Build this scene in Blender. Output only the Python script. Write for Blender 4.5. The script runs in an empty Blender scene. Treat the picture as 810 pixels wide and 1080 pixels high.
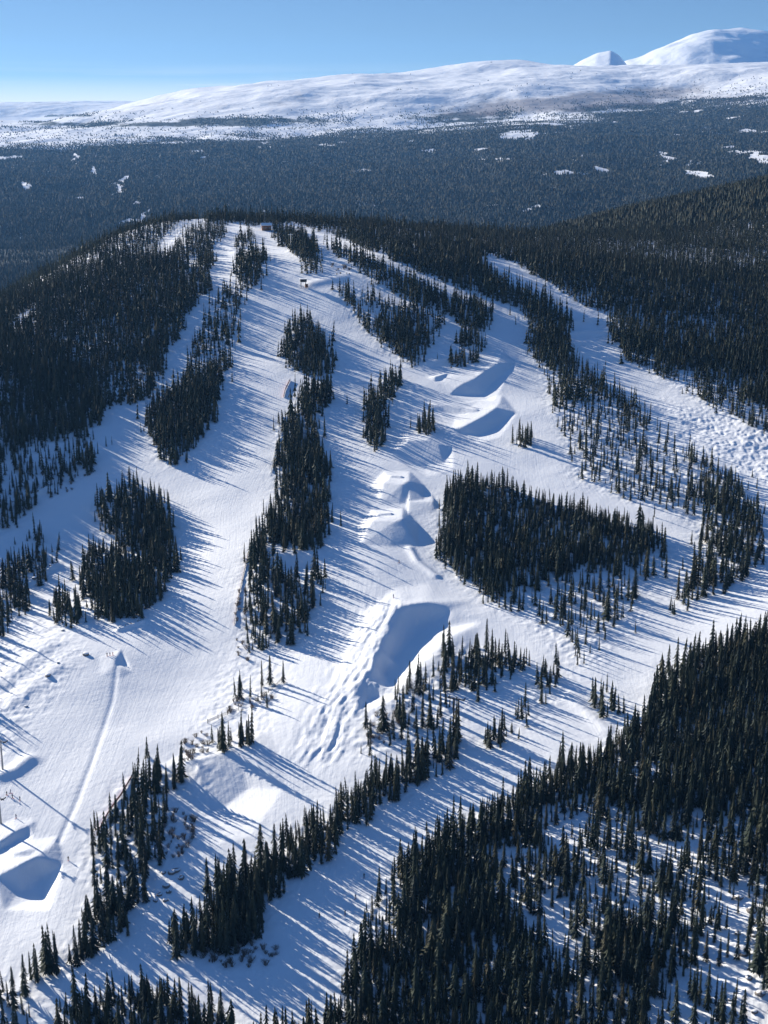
import bpy, math, random
import numpy as np
from mathutils import Vector, geometry

S = bpy.context.scene
C = S.collection
R = math.radians

# ------------------------------------------------------------------ camera
ZC, F, PITCH = 300.0, 1500.0, R(15.3)
cam_d = bpy.data.cameras.new('camera')
cam = bpy.data.objects.new('camera', cam_d)
C.objects.link(cam)
cam.location = (0, 0, ZC)
cam.rotation_euler = (math.pi / 2 - PITCH, 0, 0)
cam_d.sensor_fit = 'VERTICAL'
cam_d.sensor_height = 24.0
cam_d.lens = F / 1080 * 24.0
cam_d.clip_start = 1.0
cam_d.clip_end = 80000.0
S.camera = cam

# ------------------------------------------------------------------ sun, sky, exposure
HAZE = 1.9e-5
SUN_EL, SUN_AZ = R(18.2), R(-45)            # azimuth measured clockwise from +Y (view direction)
sdir = Vector((math.sin(SUN_AZ) * math.cos(SUN_EL), math.cos(SUN_AZ) * math.cos(SUN_EL), math.sin(SUN_EL)))
sun_d = bpy.data.lights.new('sun', 'SUN')
sun_d.energy = 4.4
sun_d.angle = R(0.5)
sun_d.color = (1.0, 0.925, 0.79)
sun = bpy.data.objects.new('sun', sun_d)
C.objects.link(sun)
sun.location = (-300, 300, 800)
sun.rotation_euler = (-sdir).to_track_quat('-Z', 'Y').to_euler()

W = bpy.data.worlds.new('World')
S.world = W
W.use_nodes = True
nt = W.node_tree
for n in list(nt.nodes):
    nt.nodes.remove(n)
def N(tree, kind, **kw):
    n = tree.nodes.new(kind)
    for k, v in kw.items():
        if k.startswith('i_'):
            key = k[2:]
            n.inputs[int(key) if key.isdigit() else key.replace('_', ' ')].default_value = v
        else:
            setattr(n, k, v)
    return n
wo = N(nt, 'ShaderNodeOutputWorld')
bg = N(nt, 'ShaderNodeBackground', i_Strength=0.078)
sky = N(nt, 'ShaderNodeTexSky', sky_type='NISHITA', sun_disc=False, sun_elevation=SUN_EL,
        sun_rotation=SUN_AZ % (2 * math.pi), altitude=1500, air_density=1.0, dust_density=0.15, ozone_density=2.5)
tc = N(nt, 'ShaderNodeTexCoord')
sp = N(nt, 'ShaderNodeSeparateXYZ')
nt.links.new(tc.outputs['Generated'], sp.inputs[0])
# clean mountain air: the horizon glow is squeezed into a thin band
m1 = N(nt, 'ShaderNodeMath', operation='MULTIPLY_ADD', i_1=3.2, i_2=0.05)
nt.links.new(sp.outputs['Z'], m1.inputs[0])
cb = N(nt, 'ShaderNodeCombineXYZ')
nt.links.new(sp.outputs['X'], cb.inputs[0]); nt.links.new(sp.outputs['Y'], cb.inputs[1]); nt.links.new(m1.outputs[0], cb.inputs[2])
nt.links.new(cb.outputs[0], sky.inputs[0])
tint = N(nt, 'ShaderNodeMixRGB', blend_type='MULTIPLY', i_Fac=1.0, i_Color2=(0.80, 0.94, 1.30, 1))
nt.links.new(sky.outputs[0], tint.inputs['Color1'])
grd = N(nt, 'ShaderNodeMapRange', i_1=0.06, i_2=0.30)
nt.links.new(sp.outputs['Z'], grd.inputs[0])
gcol = N(nt, 'ShaderNodeMixRGB', i_Color1=(0.74, 0.735, 0.66, 1), i_Color2=(0.80, 1.07, 1.34, 1))
nt.links.new(grd.outputs[0], gcol.inputs['Fac']); nt.links.new(gcol.outputs[0], tint.inputs['Color2'])
# thin cirrus low over the left horizon
mp = N(nt, 'ShaderNodeMapping')
mp.inputs['Scale'].default_value = (3.0, 3.0, 110.0)
mp.inputs['Rotation'].default_value = (0, R(0.8), 0)
nt.links.new(tc.outputs['Generated'], mp.inputs[0])
cn = N(nt, 'ShaderNodeTexNoise', i_Scale=1.6, i_Detail=5.0, i_Roughness=0.55)
nt.links.new(mp.outputs[0], cn.inputs['Vector'])
cr = N(nt, 'ShaderNodeMapRange', i_1=0.42, i_2=0.68)
nt.links.new(cn.outputs[0], cr.inputs[0])
el = N(nt, 'ShaderNodeMapRange', i_1=0.040, i_2=0.012)
nt.links.new(sp.outputs['Z'], el.inputs[0])
lf = N(nt, 'ShaderNodeMapRange', i_1=0.16, i_2=-0.12)
nt.links.new(sp.outputs['X'], lf.inputs[0])
c1 = N(nt, 'ShaderNodeMath', operation='MULTIPLY'); c2 = N(nt, 'ShaderNodeMath', operation='MULTIPLY')
nt.links.new(cr.outputs[0], c1.inputs[0]); nt.links.new(el.outputs[0], c1.inputs[1])
nt.links.new(c1.outputs[0], c2.inputs[0]); nt.links.new(lf.outputs[0], c2.inputs[1])
lowb = N(nt, 'ShaderNodeMapRange', i_1=0.030, i_2=0.012)
nt.links.new(sp.outputs['Z'], lowb.inputs[0])
lowl = N(nt, 'ShaderNodeMath', operation='MULTIPLY')
nt.links.new(lowb.outputs[0], lowl.inputs[0]); nt.links.new(lf.outputs[0], lowl.inputs[1])
mx = N(nt, 'ShaderNodeMath', operation='MAXIMUM')
nt.links.new(c2.outputs[0], mx.inputs[0]); nt.links.new(lowl.outputs[0], mx.inputs[1])
cm = N(nt, 'ShaderNodeMixRGB', i_Color2=(6.6, 6.6, 6.4, 1))
cf = N(nt, 'ShaderNodeMath', operation='MULTIPLY', i_1=0.9)
nt.links.new(mx.outputs[0], cf.inputs[0]); nt.links.new(cf.outputs[0], cm.inputs['Fac'])
nt.links.new(tint.outputs[0], cm.inputs['Color1'])
nt.links.new(cm.outputs[0], bg.inputs['Color'])
nt.links.new(bg.outputs[0], wo.inputs[0])

S.view_settings.view_transform = 'Standard'
S.view_settings.look = 'None'
S.view_settings.gamma = 1.0
S.view_settings.use_curve_mapping = False
S.view_settings.exposure = 1.2
S.cycles.max_bounces = 5
S.cycles.diffuse_bounces = 3
S.cycles.glossy_bounces = 1
S.cycles.volume_bounces = 0
S.cycles.use_denoising = True

# ------------------------------------------------------------------ noise
_t = np.random.RandomState(7).rand(256, 256) * 2 - 1
def vnoise(x, y, s, off=0.0):
    x = np.asarray(x, float) / s + off + 1000.3; y = np.asarray(y, float) / s - off * 1.7 + 1000.7
    xi = np.floor(x).astype(int); yi = np.floor(y).astype(int)
    fx = x - xi; fy = y - yi
    fx = fx * fx * fx * (fx * (fx * 6 - 15) + 10); fy = fy * fy * fy * (fy * (fy * 6 - 15) + 10)
    a = _t[xi & 255, yi & 255]; b = _t[(xi + 1) & 255, yi & 255]
    c = _t[xi & 255, (yi + 1) & 255]; d = _t[(xi + 1) & 255, (yi + 1) & 255]
    return (a * (1 - fx) + b * fx) * (1 - fy) + (c * (1 - fx) + d * fx) * fy
def fbm(x, y, s, o=4, g=0.5, off=0.0):
    r = 0; a = 1.0
    for k in range(o):
        r = r + a * vnoise(x, y, s / 2 ** k, off + 13.1 * k); a *= g
    return r
def sstep(a, b, v):
    t = np.clip((v - a) / (b - a), 0, 1)
    return t * t * (3 - 2 * t)

# ------------------------------------------------------------------ the lie of the land (heights relative to the eye)
CP = np.array([
 (-150,100,-332),(150,100,-328),(0,250,-305),
 (-200,400,-291),(0,400,-281),(110,400,-263),(200,400,-244),(-330,400,-296),(330,400,-206),(200,550,-234),(340,560,-196),
 (-350,700,-262),(-200,700,-240),(0,700,-233),(200,700,-226),(350,700,-206),
 (-450,1000,-228),(-250,1000,-196),(0,1000,-185),(250,1000,-182),(450,1000,-176),
 (-550,1300,-245),(-350,1300,-168),(-200,1300,-140),(0,1250,-138),(200,1300,-137),(450,1300,-134),
 (-370,1400,-170),(-270,1500,-110),(-200,1500,-97),(-110,1530,-100),(0,1530,-106),(100,1550,-116),
 (150,1600,-121),(450,1600,-114),(-450,1800,-262),(-200,1850,-185),(0,1850,-165),(150,1800,-150),
 (300,2000,-126),(600,2200,-74),(900,2300,-45),(0,2250,-250),(-300,2250,-310),
 (-700,2600,-375),(-200,2600,-345),(0,2650,-322),(300,2600,-250),(600,2700,-190),(950,2800,-120),
], float)
def _tps(r2):
    return np.where(r2 > 1e-9, r2 * np.log(np.maximum(r2, 1e-9)) * 0.5, 0.0)
_sc = 1000.0
_P = CP[:, :2] / _sc
_n = len(CP)
_K = _tps(((_P[:, None] - _P[None]) ** 2).sum(-1)) + np.eye(_n) * 1e-5
_A = np.zeros((_n + 3, _n + 3)); _A[:_n, :_n] = _K
_A[:_n, _n] = 1; _A[:_n, _n+1:] = _P; _A[_n, :_n] = 1; _A[_n+1:, :_n] = _P.T
_w = np.linalg.solve(_A, np.concatenate([CP[:, 2], np.zeros(3)]))
def near_z(x, y):
    px, py = x / _sc, y / _sc
    r = _w[_n] + _w[_n+1] * px + _w[_n+2] * py
    for i in range(_n):
        r = r + _w[i] * _tps((px - _P[i, 0]) ** 2 + (py - _P[i, 1]) ** 2)
    r = r + 19.0 * np.exp(-((y - 1258) / 120.0) ** 2) * np.exp(-((x + 20) / 260.0) ** 2)
    r = r + 30.0 * np.exp(-((y - 1010) / 130.0) ** 2 - ((x + 325) / 80.0) ** 2)
    r = r - 8.0 * np.exp(-((y - 640) / 70.0) ** 2 - ((x + 78) / 58.0) ** 2)
    r = r - 19.0 * np.exp(-((y - 770) / 100.0) ** 2 - ((x + 175) / 95.0) ** 2)
    return r
FY = np.array([2000, 2600, 3300, 4500, 6000, 7500, 8500, 10000, 12000, 16000, 30000], float)
FU = np.array([-.6, -.3, -.15, 0, .15, .3, .6])
FZ = np.array([
 [-330,-330,-320,-230,-150,-110,-60], [-372,-372,-350,-322,-262,-180,-120], [-388,-388,-375,-360,-330,-255,-200],
 [-352,-352,-338,-326,-300,-235,-160], [-290,-290,-275,-260,-215,-150,-90], [-215,-215,-200,-176,-112,-55,0],
 [-152,-152,-146,-112,-40,25,60], [-75,-75,-66,-40,30,120,160], [-10,-10,0,45,130,240,280], [0,0,30,80,160,280,300], [0,0,30,80,160,280,300]], float)
def skyz(px, py, D):
    e = math.atan((540 - py) / F) - PITCH
    return (px - 405) / F * math.cos(PITCH), D * math.tan(e)
def ridge(pts, D):
    a = np.array([skyz(p[0], p[1], D) for p in pts])
    u = np.linspace(a[0, 0], a[-1, 0], 900); z = np.interp(u, a[:, 0], a[:, 1])
    k = np.ones(9) / 9
    for _ in range(3): z = np.convolve(np.pad(z, 4, 'edge'), k, 'valid')
    return u, z, D
RIDGES = [
 (ridge([(-400,136),(0,134),(60,128),(110,118),(160,104),(200,95),(260,92),(330,87),(380,79),(430,76),(500,70),(545,66),(575,69),(600,72),(645,71),(705,71),(755,69),(810,66),(1000,62),(1200,60)], 15000), 5200, 85),
 (ridge([(500,110),(575,84),(597,72),(612,63),(627,56),(641,53),(650,58),(664,74),(760,110)], 21000), 3600, 60),
 (ridge([(560,110),(620,84),(650,70),(672,63),(700,48),(725,38),(745,32),(775,29),(795,33),(810,38),(870,52),(950,70),(1200,90)], 24000), 6000, 120),
 (ridge([(-400,112),(-60,124),(0,130),(40,127),(60,121),(78,123),(95,117),(130,114),(150,118),(200,122),(300,128),(420,132)], 26000), 4500, 140),
]
def far_z(x, y):
    u = x / np.maximum(y, 1)
    iy = np.clip(np.searchsorted(FY, y) - 1, 0, len(FY) - 2); ty = np.clip((y - FY[iy]) / (FY[iy+1] - FY[iy]), 0, 1)
    iu = np.clip(np.searchsorted(FU, u) - 1, 0, len(FU) - 2); tu = np.clip((u - FU[iu]) / (FU[iu+1] - FU[iu]), 0, 1)
    tu = tu * tu * (3 - 2 * tu)
    z = (FZ[iy, iu] * (1 - tu) + FZ[iy, iu+1] * tu) * (1 - ty) + (FZ[iy+1, iu] * (1 - tu) + FZ[iy+1, iu+1] * tu) * ty
    z = z + fbm(x, y, 900, 4, 0.55) * 27 * sstep(2400, 4000, y)
    out = z
    for (ru, rz, D), w, amp in RIDGES:
        zr = np.interp(u, ru, rz)
        t = 1 - np.abs(y - D + fbm(x, y * 0, 2600, 3, .5, 9.0) * w * .16) / w
        zr = zr + (np.abs(fbm(x, y, 1300, 4, .5, 6.0)) - .35) * amp * .12
        k = np.clip(t, 0, 1); k = k * k * (3 - 2 * k)
        zz = z + (zr - z) * k + fbm(x, y, 1700, 5, 0.52, 3.3) * amp * np.clip(k * (1.25 - k), 0, 1) * 1.6
        out = np.where((t > 0), np.maximum(out, zz), out)
    return out
def base_rel(x, y):
    x = np.asarray(x, float); y = np.asarray(y, float)
    w = sstep(1950, 2550, y)
    zn = near_z(x, np.minimum(y, 2700)); zf = far_z(x, y)
    return zn * (1 - w) + zf * w
def project(x, y, zr):
    cp, sp_ = math.cos(PITCH), math.sin(PITCH)
    d = y * cp - zr * sp_
    v = y * sp_ + zr * cp
    return 405 + F * x / d, 540 - F * v / d, d
def unproj(px, py, h=0.0):
    """where the line of sight through a point of the picture meets the ground raised by h"""
    cp, sp_ = math.cos(PITCH), math.sin(PITCH)
    a = (px - 405) / F; b = (540 - py) / F
    dx, dy, dz = a, cp + b * sp_, -sp_ + b * cp
    t = np.geomspace(250, 9000, 1500) 
    g = dz * t - (base_rel(dx * t, dy * t) + h)
    i = np.argmax(g < 0)
    if i == 0: i = 1
    t0, t1 = t[i-1], t[i]
    for _ in range(12):
        m = (t0 + t1) / 2
        if dz * m - (float(base_rel(dx * m, dy * m)) + h) < 0: t1 = m
        else: t0 = m
    return dx * t1, dy * t1

def inpoly(px, py, poly):
    r = np.zeros(px.shape, bool)
    n = len(poly); j = n - 1
    for i in range(n):
        xi, yi = poly[i]; xj, yj = poly[j]
        if yi != yj:
            c = ((yi > py) != (yj > py)) & (px < (xj - xi) * (py - yi) / (yj - yi) + xi)
            r ^= c
        j = i
    return r

# ------------------------------------------------------------------ stands of trees (outline of the trunks' feet, density)
STANDS = [
 ('forest on the shaded left flank of the hill', 1.0, [(-400,330),(-400,230),(0,200),(60,200),(110,200),(150,200),(180,205),(236,225),(237,250),(223,268),(221,310),(200,330),(175,375),(163,405),(157,425),(128,428),(112,425),(108,447),(85,455),(60,466),(30,475),(0,490),(-400,540)]),
 ('sparse shaded trees below the left forest', .5, [(-160,520),(0,488),(60,464),(97,452),(96,500),(70,515),(40,535),(0,560),(-160,600)]),
 ('clump beside the left track', .6, [(20,602),(25,572),(48,562),(62,577),(58,602),(40,618)]),
 ('clump at the left edge', .75, [(0,612),(10,590),(28,594),(32,620),(28,642),(10,668),(0,672),(-40,690),(-40,600)]),
 ('upper clump at the left edge', .6, [(-40,535),(18,530),(20,557),(0,567),(-40,575)]),
 ('sparse trees at the left edge', .3, [(-160,600),(-40,600),(-40,760),(-160,800)]),
 ('tree island on the left piste', .95, [(103,562),(101,535),(112,522),(140,518),(165,526),(180,550),(188,568),(186,592),(170,600),(130,578)]),
 ('tree island on the left piste', .95, [(86,610),(95,582),(130,580),(170,594),(185,600),(170,632),(150,647),(115,657),(93,647),(89,620)]),
 ('small clump below the tree island', .8, [(57,652),(58,634),(70,637),(85,642),(86,657),(62,663)]),
 ('long belt between the left pistes', .55, [(212,345),(228,312),(250,302),(252,320),(250,360),(243,385),(238,405),(205,400),(195,395),(205,370)]),
 ('long belt between the left pistes', .95, [(238,405),(228,422),(226,442),(205,472),(196,490),(180,490),(168,480),(156,457),(155,442),(168,424),(185,412),(195,395)]),
 ('dark block under the summit', 1.0, [(255,272),(262,266),(278,272),(281,290),(272,302),(255,307),(250,292)]),
 ('trees by the summit hut', .5, [(248,264),(250,250),(262,246),(266,252),(264,266)]),
 ('wedge right of the summit run', .95, [(286,246),(300,240),(318,244),(333,264),(340,290),(326,291),(308,266)]),
 ('summit ridge forest', 1.0, [(286,244),(232,232),(240,222),(330,222),(420,228),(470,242),(505,262),(505,276),(543,306),(562,314),(587,324),(601,340),(600,370),(612,390),(566,378),(561,350),(560,336),(548,328),(520,316),(480,303),(440,284),(400,266),(378,259),(350,246),(330,240),(306,236)]),
 ('forest strip over the park', 1.0, [(345,258),(380,270),(405,282),(440,300),(475,316),(510,323),(527,333),(520,347),(508,354),(500,364),(492,373),(482,366),(490,351),(480,336),(450,326),(420,311),(395,299),(385,290),(366,276)]),
 ('wedge over the park', .85, [(352,305),(373,305),(400,315),(433,324),(468,339),(463,353),(447,383),(433,389),(423,377),(400,361),(387,348),(370,326)]),
 ('top of the central belt', .95, [(307,348),(312,338),(325,334),(333,345),(336,352),(350,374),(353,391),(340,398),(325,397),(303,390),(302,380)]),
 ('central belt', .95, [(318,412),(348,403),(346,420),(336,440),(338,470),(346,500),(349,530),(344,550),(336,582),(300,590),(266,590),(275,567),(290,535),(296,495),(300,455),(308,430)]),
 ('foot of the central belt', .6, [(266,590),(290,592),(292,604),(300,610),(335,607),(342,620),(333,642),(318,675),(287,688),(267,690),(258,660),(263,627)]),
 ('clump above the jumps', .9, [(393,418),(412,396),(427,399),(418,418),(408,434),(405,454),(401,472),(395,480),(389,467),(388,442)]),
 ('small clump in the park', 1.0, [(444,453),(446,443),(458,443),(461,452),(453,461)]),
 ('tree row above the park', 1.0, [(474,385),(480,378),(505,376),(506,381),(490,388),(478,390)]),
 ('lone clump on the right piste', 1.0, [(541,469),(545,460),(560,461),(561,471),(550,475)]),
 ('tiny clump by the strip', .8, [(503,354),(510,354),(511,371),(505,371)]),
 ('tiny clump above the right piste', .8, [(545,338),(557,338),(557,343),(546,343)]),
 ('right belt', .62, [(600,370),(612,388),(643,412),(668,428),(684,446),(714,472),(745,494),(733,545),(708,536),(683,531),(662,526),(625,511),(612,500),(600,474),(590,442),(582,418),(575,400),(566,378)]),
 ('foot of the right belt', .55, [(733,545),(745,494),(760,500),(782,512),(798,535),(804,560),(808,592),(776,615),(760,622),(739,627),(727,643),(713,647),(716,635),(733,607),(742,578),(744,552)]),
 ('big central stand', .95, [(468,537),(472,519),(490,511),(512,504),(535,514),(570,530),(600,537),(640,550),(690,564),(698,577),(685,590),(660,600),(640,605),(620,600),(590,610),(560,622),(540,617),(520,635),(500,618),(470,598),(459,578),(466,555)]),
 ('thinning foot of the big central stand', .27, [(520,637),(540,617),(590,610),(640,605),(690,590),(700,600),(680,627),(657,664),(640,677),(633,692),(607,700),(587,674),(553,654)]),
 ('sparse trees beside the gully', .28, [(378,800),(380,768),(400,768),(425,738),(435,720),(462,722),(475,740),(500,737),(485,750),(440,778),(400,790),(385,803)]),
 ('stand above the gully', .8, [(463,722),(466,698),(478,686),(500,684),(530,690),(556,700),(556,708),(545,714),(525,724),(500,732),(475,736)]),
 ('thin line of trees on the lower piste', .5, [(508,787),(515,778),(530,773),(545,750),(560,745),(572,722),(580,712),(594,714),(594,722),(575,747),(560,757),(545,768),(530,788),(512,790)]),
 ('little clump on the lower piste', .8, [(623,750),(628,740),(640,735),(655,740),(660,750),(645,755),(630,754)]),
 ('diagonal belt above the road', .95, [(188,1002),(190,982),(205,980),(215,990),(218,970),(226,948),(238,930),(258,920),(288,896),(308,884),(328,872),(348,855),(368,843),(398,824),(428,808),(458,793),(483,778),(484,797),(465,810),(440,827),(407,848),(373,872),(340,907),(300,937),(285,962),(280,987),(250,1005),(225,1008),(208,1010),(195,1010)]),
 ('stand on the rocky spur', .52, [(98,902),(100,885),(115,865),(127,845),(143,818),(150,810),(165,812),(190,810),(195,820),(180,845),(172,872),(170,892),(165,922),(155,947),(140,962),(125,960),(110,942),(100,932)]),
 ('clump under the spur', .85, [(95,975),(100,950),(112,945),(135,968),(128,988),(115,1000),(100,994)]),
 ('clump under the spur', .85, [(75,1022),(78,1000),(95,996),(103,1004),(95,1018),(82,1024)]),
 ('clump in the lower left', .75, [(30,1034),(45,1014),(55,1006),(65,1006),(72,1022),(60,1032),(40,1038)]),
 ('clump in the bottom left corner', .75, [(-40,1100),(-40,1040),(10,1040),(30,1042),(33,1064),(10,1095)]),
 ('bottom edge clump', .9, [(62,1180),(66,1070),(85,1060),(110,1053),(150,1050),(175,1053),(187,1070),(187,1180)]),
 ('small bottom edge clump', .8, [(193,1180),(196,1078),(210,1070),(240,1072),(245,1090),(240,1180)]),
 ('thin trees at the end of the road', .22, [(247,732),(262,724),(290,726),(302,731),(275,740),(255,740)]),
 ('tiny clump by the rail', .8, [(250,787),(253,778),(264,778),(265,790),(255,792)]),
 ('tiny clump by the rail', .6, [(230,792),(232,783),(243,785),(242,794)]),
 ('great forest in the lower right', .95, [(190,1260),(270,1102),(320,1088),(350,1074),(355,1060),(365,1040),(372,1012),(386,992),(383,972),(394,952),(405,932),(425,912),(455,888),(480,870),(520,853),(560,832),(600,808),(625,797),(650,782),(680,762),(692,742),(700,715),(720,700),(760,680),(812,660),(1000,600),(1050,1260)]),
 ('summit ridge forest', 1.0, [(470,230),(525,235),(530,268),(505,270),(490,266)]),
 ('forest on the right beyond the far run', 1.0, [(500,262),(505,268),(520,270),(540,276),(560,288),(588,307),(622,325),(645,332),(641,347),(658,380),(699,399),(745,427),(776,443),(812,457),(1000,520),(1000,120),(810,170),(700,200),(600,222),(520,238)]),
]
THIN = [   # lighter patches inside the stands: (outline, density factor)
 (.05, [(163,266),(168,254),(180,244),(195,234),(215,230),(215,234),(200,242),(190,254),(180,266),(170,270)]),
 (.25, [(182,272),(205,270),(212,284),(190,286)]),
 (.1, [(8,352),(12,340),(30,330),(42,320),(40,330),(20,352)]), (.2, [(55,318),(60,314),(62,322),(54,324)]),
 (.5, [(105,385),(160,380),(155,425),(112,425)]),
 (.62, [(560,850),(620,840),(670,860),(660,900),(600,900),(560,880)]),
 (.82, [(560,850),(700,850),(812,880),(812,1100),(600,1100),(520,950)]),
 (.62, [(640,880),(700,890),(770,920),(780,960),(800,1000),(790,1060),(720,1070),(700,1000),(640,960),(610,920)]),
 (.35, [(560,950),(620,940),(640,1000),(600,1030),(560,1000)]),
 (.3, [(520,900),(545,880),(560,900),(535,950),(520,940)]),
 (.4, [(690,1030),(800,1020),(830,1200),(650,1200)]),
 (.12, [(772,930),(795,925),(800,1000),(815,1060),(815,1120),(780,1100),(768,1000)]),
 (.5, [(380,950),(420,930),(440,960),(410,1000),(380,1000)]),
 (.5, [(645,382),(699,385),(745,405),(812,430),(1000,500),(1000,530),(812,460),(745,430),(699,400),(658,382)]),
 (.5, [(590,430),(700,450),(745,500),(733,545),(625,511),(600,474)]),
 (.3, [(365,300),(385,310),(400,330),(395,350),(380,335)]),
]
# ------------------------------------------------------------------ shaped snow: jumps, berms, gullies  (points: x, y in the picture, height above the slope)
MOUNDS = [
 [(405,509,3.6),(424,511,4.4),(431,507,4.6),(411,505,3.2),(405,497,0),(432,497,0),(401,531,0),(421,532,0),(447,528,0),(448,512,0),(390,513,0)],
 [(393,549,4.2),(416,550,5.2),(424,547,5.4),(398,545,3.8),(392,537,0),(425,536,0),(380,576,0),(411,577,0),(441,575,0),(442,553,0),(377,556,0)],
 [(430,530,1.2),(456,529,1.5),(458,528,1.3),(432,520,0),(456,520,0),(430,548,0),(457,540,0),(462,537,0)],
 # the big step beside the mogul lane: crest, floor and the bank opposite
 [(423,641,4.5),(415,656,3.6),(408,672,3.8),(402,687,3.9),(396,702,3.8),(388,717,3.2),(381,731,1.6),(450,635,3.5),(477,642,1),(455,657,-5),(444,664,-6.5),(430,680,-7),(416,698,-7.5),(402,714,-7.5),(464,664,-3),(454,668,-3.5),(444,679,-4),(434,689,-4),(420,706,-4.5),(407,721,-4.5),(388,740,-3),
  (388,648,1),(372,676,.8),(358,704,.5),(346,733,0),(338,755,0),(418,620,0),(452,613,0),(500,632,0),(474,672,1),(446,702,1.2),(418,733,1),(376,758,0),(510,655,0),(500,700,-1),(462,745,-1),(425,775,0)],
 [(20,912,2.2),(38,903,2.6),(56,889,1.2),(30,938,-4.5),(44,944,-4.5),(46,925,-4),(22,940,-3.5),(58,938,0),(52,960,0),(5,959,0),(-5,925,0),(-6,905,0),(25,885,0),(62,880,0),(66,910,0)],
 [(32,868,.6),(15,877,1.5),(0,888,1.6),(-15,892,1.6),(28,880,-.5),(12,892,-1.5),(0,899,-1.5),(-18,905,-1),(-20,880,0),(0,870,0),(15,862,0),(38,862,0),(36,880,0)],
 [(13,899,1.0),(24,899,1.2),(36,898,.3),(13,906,0),(32,906,0),(10,893,0),(32,893,0)],
 [(527,377,2.2),(524,384,3),(512,392,3.2),(502,399,3.2),(488,405,2.4),(480,410,.6),(534,393,-.8),(519,405,-1.6),(509,416,-2),(487,416,-2),(474,416,0),(495,376,0),(530,368,0),(544,382,0),(460,398,0),(480,388,.3),(500,388,1.2),(520,424,0)],
 [(523,429,3.2),(527,424,2),(504,441,3.2),(489,449,2),(537,440,-.8),(520,451,-1.6),(507,458,-2),(486,457,-1.5),(476,452,0),(480,437,.6),(505,422,.6),(530,416,0),(545,436,0),(500,468,0),(527,460,0),(460,428,.3)],
 [(432,464,3),(452,463,3.2),(462,467,2.4),(428,490,-1.5),(447,490,-1.8),(468,488,-1.5),(425,452,0),(455,449,0),(478,470,0),(412,480,0),(478,494,0),(450,503,0)],
 [(459,397,2),(466,396,1.8),(458,404,-.5),(468,402,-.5),(450,398,0),(460,388,0),(474,394,0)],
 [(462,424,1.6),(480,428,1.6),(505,433,1),(470,434,-1),(490,438,-.8),(450,420,0),(480,418,0),(452,432,0)],
 [(451,382,1.6),(468,380,1.8),(483,379,1.6),(450,389,-.4),(484,387,-.4),(448,372,0),(486,370,0),(440,384,0),(492,380,0)],
 [(470,318,2),(490,321,3),(504,329,2.4),(474,330,-.5),(492,340,-.8),(505,340,-.5),(464,310,0),(497,312,0),(514,330,0),(480,347,0)],
 [(115,691,.5),(124,690,1.2),(121,700,1.0),(132,700,-.9),(140,706,0),(128,714,0),(106,712,0),(104,692,0),(128,682,0)],
 [(185,805,1),(210,800,2.2),(250,790,2),(200,850,-1.5),(235,850,-3),(262,830,-2),(225,890,0),(180,870,0),(160,810,0),(215,780,0),(285,770,0),(300,830,0),(265,880,0)],
 [(293,586,2.4),(312,583,2.8),(330,586,2),(290,602,-2),(312,603,-2.5),(334,600,-2),(288,576,0),(338,576,0),(280,598,0),(310,614,0),(345,596,0)],
]
RIDGELINES = [  # polyline, height, half width (m), lee offset
 ([(124,696),(119,735),(108,770),(97,802),(82,842),(62,888)], -.3, 1.2),
 ([(598,342),(618,339),(640,341)], 1.6, 3.0), ([(597,352),(620,350),(642,352)], 1.4, 3.0), ([(598,362),(622,361),(648,363)], 1.4, 3.0),
 ([(600,372),(640,373),(656,375)], 1.6, 3.2), ([(606,384),(630,385),(660,388)], 1.0, 3.0),
 ([(638,377),(656,379)], 1.8, 2.0), ([(621,338),(634,338)], 1.6, 2.0), ([(626,367),(632,367)],1.4,1.6),
 ([(432,578),(440,592),(460,606)], 1.0, 2.2),
 ([(413,507),(423,508)], 1.2, 1.3), ([(400,548),(412,548)], 1.2, 1.3),
 ([(200,297),(212,300),(232,296)], .8, 4), ([(252,262),(285,262),(318,268)], 1.5, 6),
 ([(225,255),(240,262),(250,266)], 1.5, 4), ([(0,818),(15,812),(30,800)],1.5,4), ([(10,742),(35,722),(60,705)],.9,6),
 ([(0,720),(25,700),(50,680)],.9,6), ([(330,300),(370,292),(400,300)],1.5,7), ([(600,735),(640,770)],0.8,3),
 ([(35,613),(48,604),(60,597)], 2.0, 2.0), ([(12,533),(30,525),(50,515)], 2.0, 2.2), ([(125,664),(150,656)], 1.3, 1.6),
]
MOGULS = [[(396,636),(424,640),(402,690),(384,740),(355,805),(308,805),(335,758),(362,700)]]
CHOP = [[(690,415),(760,438),(900,480),(900,560),(812,522),(770,495),(715,465)]]
PISTE_EDGE = 14.0

class Grid:
    """a sparse world-space raster used for masks"""
    def __init__(s, x0, x1, y0, y1, st):
        s.x0, s.y0, s.st = x0, y0, st
        s.nx = int((x1 - x0) / st) + 1; s.ny = int((y1 - y0) / st) + 1
        s.X, s.Y = np.meshgrid(x0 + np.arange(s.nx) * st, y0 + np.arange(s.ny) * st)
    def sample(s, A, x, y):
        fx = np.clip((x - s.x0) / s.st, 0, s.nx - 1.001); fy = np.clip((y - s.y0) / s.st, 0, s.ny - 1.001)
        i = fx.astype(int); j = fy.astype(int); a = fx - i; b = fy - j
        return (A[j, i] * (1-a) + A[j, i+1] * a) * (1-b) + (A[j+1, i] * (1-a) + A[j+1, i+1] * a) * b
def blur(A, r):
    for ax in (0, 1):
        for _ in range(2):
            c = np.cumsum(np.concatenate([np.repeat(A.take([0], ax), r + 1, ax), A, np.repeat(A.take([-1], ax), r, ax)], ax), ax)
            n = A.shape[ax]
            A = (c.take(range(2*r+1, 2*r+1+n), ax) - c.take(range(0, n), ax)) / (2*r+1)
    return A
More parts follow.
